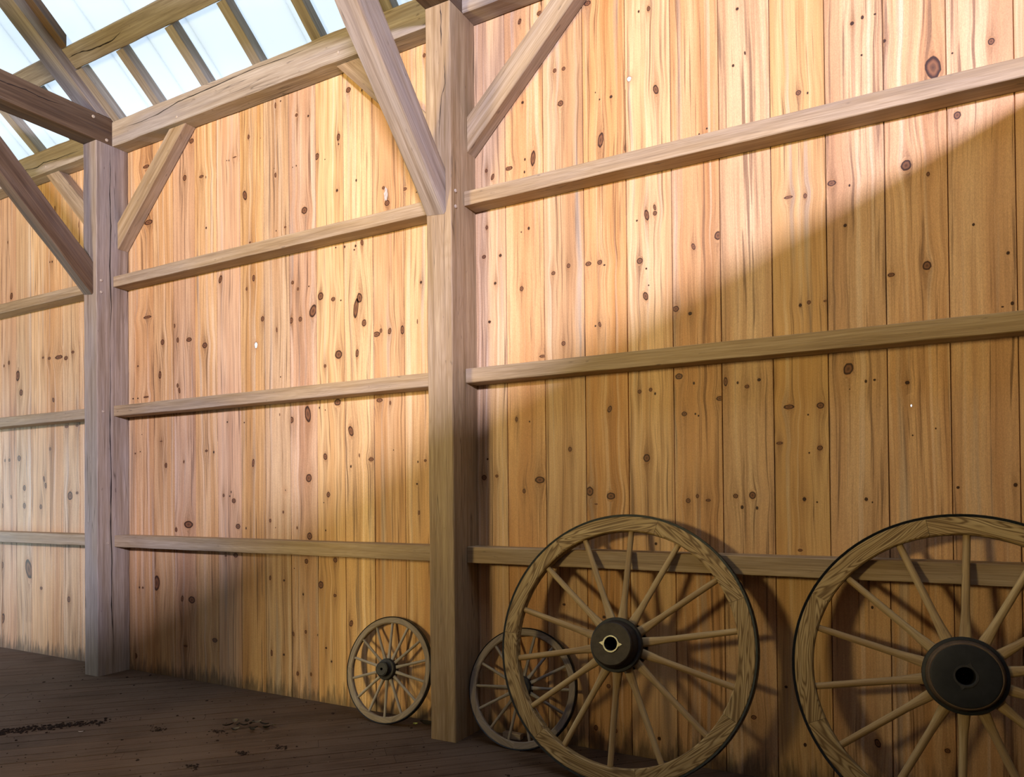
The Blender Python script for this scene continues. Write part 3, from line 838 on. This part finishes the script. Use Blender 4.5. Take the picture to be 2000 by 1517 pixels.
# ------------------------------------------------------------------ wall plates
for bi in range(3):
    x0, x1 = FRAMES[bi] + PW + .0015, FRAMES[bi + 1] - .0015
    a, b = box_q(x0, x1, -TPL, -0.003, PZ0, PZ1 - .002, 'x')
    o = prism('wall_plate', a, b, MAT['oak_plate'], c=.005, jit=.0018)
    tag(o, ['heavy squared wall plate under the white roof at the far left',
            'long heavy wall plate under the white roof panels, over the middle bay',
            'wall plate at the top edge, right of the foreground post'][bi], 'beam', 'wall plates under the roof')
    if bi == 0: checks(o, [([(-7.6, -.146, 4.59), (-7.393, -0.146, 4.575), (-7.111, -0.146, 4.551), (-7.011, -0.146, 4.572), (-6.807, -0.146, 4.559), (-6.394, -0.146, 4.556)], .006)], (0, -1, 0))
    if bi == 1: checks(o, [([(-5.94, -0.146, 4.612), (-5.59, -0.146, 4.594), (-5.366, -0.146, 4.604), (-5.126, -0.146, 4.637), (-4.954, -0.146, 4.64), (-4.591, -0.146, 4.649), (-4.25, -0.146, 4.657), (-3.938, -0.146, 4.645), (-3.642, -0.146, 4.652)], .005)], (0, -1, 0))
    if bi == 0: peg(o, (-6.97, -TPL, 4.506 + .02), (0, -1, 0))
    if bi == 1:
        peg(o, (-5.142, -TPL, 4.520), (0, -1, 0)); peg(o, (-3.451, -TPL, 4.534), (0, -1, 0))

# ------------------------------------------------------------------ tie beams, principal rafters
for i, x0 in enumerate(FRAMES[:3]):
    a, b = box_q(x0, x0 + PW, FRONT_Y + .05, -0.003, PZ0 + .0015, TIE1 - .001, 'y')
    o = prism('tie_beam', a, b, MAT['oak_tie_shaded'], c=.004, jit=.0015, seg=.25)
    tag(o, ['tie beam over the far left end frame', 'brown tie beam, toned darker for its shade, crossing the upper left corner onto the left post',
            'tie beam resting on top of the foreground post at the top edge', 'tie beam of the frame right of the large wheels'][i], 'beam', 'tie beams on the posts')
    if i == 1:
        checks(o, [([(-5.985, -1.4, 4.60), (-5.985, -1.005, 4.622), (-5.985, -0.969, 4.624), (-5.985, -0.842, 4.638), (-5.985, -0.747, 4.631), (-5.985, -0.65, 4.636), (-5.985, -0.529, 4.654)], .006)], (1, 0, 0))
        peg(o, (x0 + PW, -.308, 4.667), (1, 0, 0), .013); peg(o, (x0 + PW, -.193, 4.516), (1, 0, 0), .013)
    y0 = -.274
    yt = -.274 + DECK_V / SL - .012
    q0 = [(x0, y0, TIE1), (x0 + PW, y0, TIE1), (x0 + PW, yt, TIE1), (x0, yt, TIE1)]
    ye = RIDGE_Y + .02
    q1 = [(x0, ye, roof_z(ye)), (x0 + PW, ye, roof_z(ye)), (x0 + PW, ye, roof_z(ye, DECK_V - .004)), (x0, ye, roof_z(ye, DECK_V - .004))]
    o = prism('principal_rafter', q0, q1, MAT['roof_timber'], c=.004, jit=.0015, seg=.2)
    tag(o, ['heavy roof rafter of the far left frame', 'heavy olive-grey rafter rising from the dark tie beam in the upper left corner',
            'heavy roof rafter above the foreground post', 'heavy roof rafter of the frame right of the large wheels'][i], 'rafter', 'principal rafters')


# ------------------------------------------------------------------ knee braces along the wall
def wall_brace(x_post, sgn, label, zb0=3.615, zb1=3.842, t0=0.685, t1=0.885):
    ya, yb = -.100, -.004
    zt = PZ0 - .0015
    xp = x_post + sgn * .0015
    q0 = [(xp, ya, zb0), (xp, yb, zb0), (xp, yb, zb1), (xp, ya, zb1)]
    q1 = [(x_post + sgn * t1, ya, zt), (x_post + sgn * t1, yb, zt), (x_post + sgn * t0, yb, zt), (x_post + sgn * t0, ya, zt)]
    if sgn < 0:
        q0 = q0[::-1]; q1 = q1[::-1]
    o = prism('knee_brace', q0, q1, MAT['oak_girt'], c=.003, jit=.001)
    tag(o, label, 'brace', 'knee braces')


wall_brace(FRAMES[1], -1, 'short diagonal brace against the boards, left of the left post under the plate')
wall_brace(FRAMES[1] + PW, 1, 'diagonal brace from the left post up to the long plate, brown underside')
wall_brace(FRAMES[2], -1, 'pale diagonal brace on the boards, half hidden behind the big slanting brace')
wall_brace(FRAMES[2] + PW, 1, 'diagonal brace rising right from the foreground post to the top edge', 3.63, 3.852, .675, .872)

# knee braces from the posts out to the tie beams
for i, x0 in enumerate(FRAMES):
    if i in (0, 3): continue
    xa, xb = x0 + .001, x0 + (.144 if i == 2 else .136)
    y0 = -TP - .0015
    zt = PZ0 - .001
    q0 = [(xa, y0, 3.205), (xb, y0, 3.190), (xb, y0, 3.468), (xa, y0, 3.468)]
    q1 = [(xa, -1.49, zt), (xb, -1.49, zt), (xb, -1.235, zt), (xa, -1.235, zt)]
    o = prism('knee_brace', q0, q1, MAT['oak_tie_shaded'] if i == 1 else MAT['oak_frame'], c=.004, jit=.0022, wane=.012)
    tag(o, ['brace of the far left end frame up to its tie beam', 'dark slanting brace in front of the left post, up to the tie beam',
            'big slanting brace leaning out from the foreground post to the top edge', 'brace of the frame right of the large wheels'][i], 'brace', 'knee braces')

# ------------------------------------------------------------------ purlins and common rafters
for bi in range(2):
    x0, x1 = FRAMES[bi] + PW + .001, FRAMES[bi + 1] - .001
    for pn, yp in enumerate((-.449,)):
        if pn == 0:
            lab = ['purlin under the white roof behind the dark tie beam, far left', 'thick brown purlin under the white roof panels, starting at the olive-grey rafter',
                   'purlin above the right bay, beyond the top edge'][bi]
        else:
            lab = ['%s purlin of the %s' % (['', 'middle', 'upper'][pn], BAYN[bi].split(',')[0])][0]
        ylo, yhi = yp, yp - .120
        # section square to the roof slope
        n = Vector((0, SL, 1)).normalized()
        tt = (DECK_V - .002 - .125) / (1 + SL * SL) ** .5 * 1.0
        f = lambda x: [Vector((x, ylo, roof_z(ylo, .125))), Vector((x, yhi, roof_z(yhi, .125))), Vector((x, yhi, roof_z(yhi, .125))) + n * tt, Vector((x, ylo, roof_z(ylo, .125))) + n * tt]
        o = prism('purlin', f(x0), f(x1), MAT['roof_timber'], c=.006, jit=.0015)
        tag(o, lab, 'purlin', 'roof purlins')
        if bi == 1:
            checks(o, [([(-5.97, -0.518, 5.048), (-5.914, -0.52, 5.05), (-5.793, -0.518, 5.048), (-5.71, -0.506, 5.038), (-5.583, -0.502, 5.035), (-5.421, -0.501, 5.034), (-5.276, -0.52, 5.05)], .006)], (0, -.652, -.758))

RAFT = [-9.31, -8.73, -8.22, -7.70, -7.177, -6.62, -5.984, -5.45, -4.864, -4.298, -3.706, -3.075]
RW = .088
for ri, x in enumerate(RAFT):
    ylo, yhi = -.012, -.459
    v0, v1 = .100, DECK_V - .003
    zp = PZ1
    # lower end birdsmouthed on the plate's top
    yb_ = -.274 + .274 * 0 + (4.714 + v0 - zp) / SL * -1 * -1 - .0
    yb_ = -( .274 + (zp - 4.714 - v0) / SL)
    yb_ = min(yb_, -.02)
    yt_ = -(.274 + (zp - 4.714 - v1) / SL)
    q0 = [(x, yb_, zp), (x + RW, yb_, zp), (x + RW, yt_, zp), (x, yt_, zp)]
    q1 = [(x, yhi, roof_z(yhi, v0)), (x + RW, yhi, roof_z(yhi, v0)), (x + RW, yhi + .057, roof_z(yhi + .057, v1)), (x, yhi + .057, roof_z(yhi + .057, v1))]
    o = prism('common_rafter', q0, q1, MAT['roof_timber'], c=.002, jit=.0008, seg=.1)
    if -5.99 < x < -5.9:
        lab = 'short rafter lying tight against the right side of the olive-grey rafter'
    elif -5.9 < x < -2.5:
        k = RAFT.index(x) - 7
        lab = '%s short rafter from the left between the thick purlin and the long plate' % ['first', 'second', 'third', 'fourth', 'fifth'][k]
    elif x < -5.99:
        lab = 'short rafter left of the dark tie beam, %s along from the left post' % ['first', 'second', 'third', 'fourth', 'fifth', 'sixth'][5 - ri]
    else:
        lab = 'short rafter over the right bay beyond the top edge, %s along from the foreground post' % ['first', 'second', 'third', 'fourth', 'fifth', 'sixth'][ri - 12]
    tag(o, lab, 'rafter', 'short common rafters')
# dark strips beside the principal rafters above the purlin
for i, x0 in enumerate(FRAMES[:2]):
    x = x0 + PW + .004
    ya_, yb_ = -.574, -2.24
    q0 = [(x, ya_, roof_z(ya_, .12)), (x + .075, ya_, roof_z(ya_, .12)), (x + .075, ya_, roof_z(ya_, DECK_V - .003)), (x, ya_, roof_z(ya_, DECK_V - .003))]
    q1 = [(x, yb_, roof_z(yb_, .12)), (x + .075, yb_, roof_z(yb_, .12)), (x + .075, yb_, roof_z(yb_, DECK_V - .003)), (x, yb_, roof_z(yb_, DECK_V - .003))]
    o = prism('blocking_board', q0, q1, MAT['oak_tie_shaded'], c=.002, jit=.0005)
    tag(o, ['dark strip beside the far left frame rafter', 'dark strip along the right side of the olive-grey rafter, above the purlin',
            'dark strip beside the rafter above the foreground post'][i], 'board')


# ------------------------------------------------------------------ wagon wheels
def lathe(name, prof, mat, parent, N=40, loc=(0, 0, 0), smooth=True):
    """revolve (radius, y) about the local Y axis"""
    V, Fc = [], []
    for r, y in prof:
        for k in range(N):
            a = 2 * math.pi * k / N
            V.append((r * math.cos(a), y, r * math.sin(a)))
    for l in range(len(prof) - 1):
        for k in range(N):
            Fc.append((l * N + k, l * N + (k + 1) % N, (l + 1) * N + (k + 1) % N, (l + 1) * N + k))
    o = mesh_obj(name, V, Fc, mat, parent, Matrix.Translation(loc))
    fix_normals(o)
    if smooth:
        o.data.polygons.foreach_set('use_smooth', [True] * len(o.data.polygons))
        me = o.data
        bm = bmesh.new(); bm.from_mesh(me)
        for e in bm.edges:
            if len(e.link_faces) == 2 and e.calc_face_angle(0) > math.radians(32):
                e.smooth = False
        bm.to_mesh(me); bm.free()
    return o


def felloe_mesh(ri, ro, T, n=7, bev=.006):
    half = math.pi / n - 0.0009
    prof = [(ri + bev, 0), (ro - bev * .4, 0), (ro, bev * .4), (ro, T), (ri + bev, T), (ri, T - bev), (ri, bev)]
    V, Fc = [], []
    S = 12
    for s in range(S + 1):
        a = math.pi / 2 - half + 2 * half * s / S
        for r, y in prof:
            V.append((r * math.cos(a), y, r * math.sin(a)))
    m = len(prof)
    for s in range(S):
        for j in range(m):
            Fc.append((s * m + j, s * m + (j + 1) % m, (s + 1) * m + (j + 1) % m, (s + 1) * m + j))
    Fc.append(tuple(range(m - 1, -1, -1)))
    Fc.append(tuple(range(S * m, S * m + m)))
    return V, Fc


def spoke_mesh(r0, r1, w0, w1, t0, t1, y0, y1):
    """flattened and flared at the hub, round towards the rim; runs along local Z"""
    V, Fc = [], []
    N = 12
    st = [0, .05, .12, .20, .30, .45, .65, .85, .97, 1.0]
    for s in st:
        f = min(1, s / .30)
        f = f * f * (3 - 2 * f)
        w = w0 + (w1 - w0) * f
        t = t0 + (t1 - t0) * f
        if s > .4: w *= 1 - .12 * (s - .4); t *= 1 - .12 * (s - .4)
        p = 2.0 + (1 - f) * 1.6
        y = y0 + (y1 - y0) * s
        for k in range(N):
            a = 2 * math.pi * k / N
            ca, sa = math.cos(a), math.sin(a)
            V.append((w / 2 * math.copysign(abs(ca) ** (2 / p), ca), y + t / 2 * math.copysign(abs(sa) ** (2 / p), sa), r0 + (r1 - r0) * s))
    for l in range(len(st) - 1):
        for k in range(N):
            Fc.append((l * N + k, l * N + (k + 1) % N, (l + 1) * N + (k + 1) % N, (l + 1) * N + k))
    Fc.append(tuple(range(N - 1, -1, -1)))
    Fc.append(tuple(range((len(st) - 1) * N, len(st) * N)))
    return V, Fc


def wheel(label, x, y, lean, yaw, Ro, Ri, tire, T, sp_phase, fe_phase, mats, hub_fn, spk, group):
    root = bpy.data.objects.new('wagon_wheel', None)
    COL.objects.link(root)
    root.empty_display_size = .2
    root.matrix_basis = Matrix.Translation((x, y, 0)) @ Matrix.Rotation(yaw, 4, 'Z') @ Matrix.Rotation(-lean, 4, 'X')
    tag(root, label, 'wheel', group)
    RC = Ro + tire
    C = Vector((0, 0, RC))
    V, Fc = felloe_mesh(Ri, Ro - .0004, T)
    first = None
    for k in range(7):
        th = fe_phase + 360 / 7 * k + 360 / 14
        M = Matrix.Translation(C) @ Matrix.Rotation(math.radians(90 - th), 4, 'Y')
        if first is None:
            o = mesh_obj('felloe', V, Fc, mats['felloe'], root, M)
            fix_normals(o)
            first = o
        else:
            o = first.copy(); COL.objects.link(o); o.matrix_basis = M; o.parent = root
    V, Fc = spoke_mesh(*spk)
    first = None
    for k in range(14):
        th = sp_phase + 360 / 14 * k
        M = Matrix.Translation(C) @ Matrix.Rotation(math.radians(90 - th), 4, 'Y')
        if first is None:
            o = mesh_obj('spoke', V, Fc, mats['spoke'], root, M, smooth=True)
            fix_normals(o)
            first = o
        else:
            o = first.copy(); COL.objects.link(o); o.matrix_basis = M; o.parent = root
    e = .002
    o = lathe('iron_tire', [(Ro, .002), (Ro + tire - e, -.001), (Ro + tire, e), (Ro + tire, T - e), (Ro + tire - e, T), (Ro, T - .001), (Ro, .002)], mats['tire'], root, 96, C)
    o['label'] = 'black iron tyre'
    hub_fn(root, C)
    return root


def hub_open(root, C):
    """dark barrel hub with an open axle box and two pointed lugs (left big wheel)"""
    h = lathe('hub', [(.046, -.128), (.106, -.130), (.111, -.126), (.112, -.095), (.117, -.088), (.126, -.060), (.126, .055), (.116, .075), (.106, .110), (.04, .112)], MAT['hub_iron'], root, 48, C)
    h['label'] = 'dark barrel hub'
    b = lathe('hub_band', [(.126, -.062), (.139, -.060), (.141, -.056), (.141, -.034), (.139, -.030), (.126, -.029)], MAT['hub_black'], h, 48)
    b2 = lathe('hub_band', [(.126, .045), (.137, .046), (.137, .068), (.120, .070)], MAT['hub_black'], h, 48)
    ax = lathe('axle_box', [(.034, -.05), (.0345, -.130), (.036, -.134), (.043, -.134), (.0445, -.131), (.0445, -.12)], MAT['bright_iron'], h, 40)
    ax['label'] = 'worn bright axle ring with two pointed lugs'
    for s in (-1, 1):
        V, Fc = [], []
        n0 = len(V)
        for yy in (-.1335, -.128):
            V += [(s * .041, yy, .012), (s * .063, yy, 0.001), (s * .041, yy, -.012)]
        Fc += [(n0, n0 + 1, n0 + 2), (n0 + 3, n0 + 5, n0 + 4), (n0, n0 + 3, n0 + 4, n0 + 1), (n0 + 1, n0 + 4, n0 + 5, n0 + 2)]
        mesh_obj('lug', V, Fc, MAT['bright_iron'], h)
    lathe('bore', [(.0345, -.13), (.033, .08), (.001, .08)], MAT['bore_black'], h, 32)


def hub_capped(root, C):
    """broad black hub of the right big wheel"""
    h = lathe('hub', [(.044, -.062), (.136, -.064), (.1395, -.060), (.141, -.045), (.150, -.018), (.150, .06), (.13, .085), (.12, .12), (.04, .125)], MAT['hub_wood'], root, 48, C)
    lathe('hub_band', [(.045, -.0655), (.124, -.068), (.1305, -.0665), (.132, -.0645)], MAT['hub_black'], h, 48)['label'] = 'black iron face plate'
    lathe('hub_band', [(.150, -.022), (.162, -.020), (.164, -.016), (.164, .004), (.162, .008), (.150, .010)], MAT['hub_black'], h, 56)
    lathe('axle_box', [(.036, -.03), (.037, -.0665), (.039, -.069), (.047, -.069), (.048, -.064)], MAT['old_iron'], h, 40)
    for s, a0 in ((1, math.radians(72)), (1, math.radians(254))):
        V, Fc = [], []
        n0 = len(V)
        for yy in (-.0695, -.064):
            for rr, da in ((.044, .26), (.064, 0), (.044, -.26)):
                V.append((rr * math.cos(a0 + da), yy, rr * math.sin(a0 + da)))
        Fc += [(n0, n0 + 1, n0 + 2), (n0 + 3, n0 + 5, n0 + 4), (n0, n0 + 3, n0 + 4, n0 + 1), (n0 + 1, n0 + 4, n0 + 5, n0 + 2)]
        mesh_obj('lug', V, Fc, MAT['old_iron'], h)
    lathe('bore', [(.037, -.066), (.036, .08), (.001, .08)], MAT['bore_black'], h, 32)


def hub_small(root, C):
    """two-step hub with a tiny axle hole"""
    h = lathe('hub', [(.009, -.062), (.040, -.063), (.0435, -.060), (.0445, -.030), (.050, -.026), (.066, -.022), (.070, -.016), (.071, .030), (.06, .042), (.045, .05), (.009, .05)], MAT['old_iron'], root, 36, C)
    h['label'] = 'dark stepped hub'
    lathe('hub_band', [(.0437, -.061), (.0465, -.0605), (.0468, -.050), (.0437, -.0495)], MAT['tire_iron'], h, 36)
    lathe('bore', [(.0095, -.0625), (.0085, .02), (.0005, .02)], MAT['bore_black'], h, 20)


BIG = {'felloe': MAT['felloe_ash'], 'spoke': MAT['spoke_ash'], 'tire': MAT['tire_iron']}
OLD = {'felloe': MAT['old_felloe'], 'spoke': MAT['old_spoke'], 'tire': MAT['tire_iron']}
GB, GS = 'large wagon wheels leaning on the lowest girt', 'small wagon wheels leaning on the boards'
wheel('large wagon wheel whose hub is an open ring with two side lugs', -1.3895, -.4797, .2385, .0042, .6946, .6137, .012, .055, 11.6, 24.6, BIG, hub_open,
      (.115, .622, .052, .034, .034, .029, .012, .028), GB)
wheel('large wagon wheel with a broad black hub, cut off by the right edge', .1704, -.3947, .1663, .0144, .6901, .610, .012, .055, 10.7, 49.97, BIG, hub_capped,
      (.140, .618, .050, .033, .034, .029, .012, .028), GB)
wheel('small grey-brown wagon wheel on the floor left of the foreground post', -3.0906, -.2036, .2429, -.009, .3404, .3017, .006, .032, 17.0, 30.0, OLD, hub_small,
      (.062, .306, .024, .0185, .018, .017, .008, .016), GS)
wheel('small greenish-grey wagon wheel partly hidden behind the large left wheel', -2.078, -.2321, .2808, .0321, .3466, .3058, .006, .032, 3.8, 12.0, OLD, hub_small,
      (.062, .310, .024, .0185, .018, .017, .008, .016), GS)


# ------------------------------------------------------------------ litter on the floor
def leaf(x, y, L, W, ang, tilt, mat, label, z=0.004, cat='leaf', group='dead leaves in a clump', curl=.25):
    V, Fc = [], []
    n = 6
    for i in range(n + 1):
        s = i / n
        w = W * math.sin(math.pi * min(1, s * .92 + .04)) ** .8 / 2
        for j in (-1, 0, 1):
            V.append((L * (s - .5), j * w, curl * L * (s - .5) ** 2 * 2 + (abs(j) * W * .18) + .0008))
    for i in range(n):
        for j in range(2):
            a = i * 3 + j
            Fc.append((a, a + 1, a + 4, a + 3))
    m = len(V)
    V += [(a, b, c + .0012) for a, b, c in V]
    Fc += [tuple(i + m for i in f[::-1]) for f in Fc]
    o = mesh_obj('dead_leaf' if mat != MAT['green_leaf'] else 'green_leaf', V, Fc, mat, None, Matrix.Translation((x, y, z)) @ Matrix.Rotation(ang, 4, 'Z') @ Matrix.Rotation(tilt, 4, 'X'))
    tag(o, label, cat, group)
    return o


rl = random.Random(21)
for i in range(15):
    a = rl.uniform(0, 6.28)
    px, py = -3.80 + rl.gauss(0, .075), -.652 + rl.gauss(0, .05)
    leaf(px, py, rl.uniform(.035, .07), rl.uniform(.018, .032), a, rl.uniform(-.5, .5), MAT['dry_leaf'] if i % 4 else MAT['pale_leaf'],
         'shrivelled dead leaf in the dark clump out on the floor of the middle bay', .003 + i * .0018)
leaf(-2.868, -.115, .030, .026, .4, .1, MAT['green_leaf'], 'small yellow-green leaf on the floor left of the foreground post', .003, 'leaf', None)
leaf(-4.677, -1.212, .032, .010, .7, .1, MAT['chip_white'], 'small pale chip on the floor beside the dark dirt streak', .002, 'wood chip', None)
leaf(-2.80, -.075, .10, .035, .15, .5, MAT['dry_leaf'], 'curled brown leaf between the small wheel and the foreground post', .008, 'leaf', None)


def lumps(name, pts, mat, label, cat):
    """countless crumbs: one object"""
    V, Fc = [], []
    rr = random.Random(hash_str(name + label))
    for x, y, r in pts:
        n0 = len(V)
        N = 6
        for k in range(N):
            a = 2 * math.pi * k / N
            f = rr.uniform(.7, 1.3)
            V.append((x + r * f * math.cos(a), y + r * f * math.sin(a), .0003))
        for k in range(N):
            a = 2 * math.pi * k / N
            f = rr.uniform(.4, .8)
            V.append((x + r * f * math.cos(a), y + r * f * math.sin(a), r * rr.uniform(.35, .7)))
        for k in range(N):
            Fc.append((n0 + k, n0 + (k + 1) % N, n0 + N + (k + 1) % N, n0 + N + k))
        Fc.append(tuple(n0 + N + k for k in range(N)))
    o = mesh_obj(name, V, Fc, mat)
    tag(o, label, cat, None, 'stuff')


rs = random.Random(5)
pts = []
for i in range(420):
    s = rs.random()
    x = -5.30 + .55 * s + rs.gauss(0, .03)
    y = -1.62 + .62 * s + rs.gauss(0, .035)
    pts.append((x, y, rs.uniform(.003, .012)))
lumps('dirt_streak', pts, MAT['soil'], 'dark streak of loose dirt on the floor at the lower left', 'dirt')
pts = []
for i in range(900):
    x, y = rs.uniform(-6.5, -.4), rs.uniform(-2.2, -.05)
    pts.append((x, y, rs.uniform(.0015, .0055) if rs.random() < .93 else rs.uniform(.006, .011)))
for cx, cy in ((-3.551, -1.271), (-4.28, -.94), (-3.32, -.83), (-3.9, -.8), (-3.45, -1.0)):
    for i in range(26):
        pts.append((cx + rs.gauss(0, .028), cy + rs.gauss(0, .016), rs.uniform(.003, .009)))
lumps('floor_crumbs', pts, MAT['soil'], 'scattered dark crumbs of dirt over the floor boards', 'dirt')
pts = [(rs.uniform(-6, -.6), rs.uniform(-2.1, -.1), rs.uniform(.002, .006)) for i in range(160)]
lumps('pale_crumbs', pts, MAT['crumb'], 'scattered pale wood crumbs over the floor boards', 'crumbs')
a, b = box_q(-2.24, -2.12, -.075, -.035, .001, .035, 'x')
o = prism('wood_block', a, b, MAT['peg'], c=.002, jit=.001)
tag(o, 'small pale wood block on the floor behind the greenish small wheel', 'wood block')
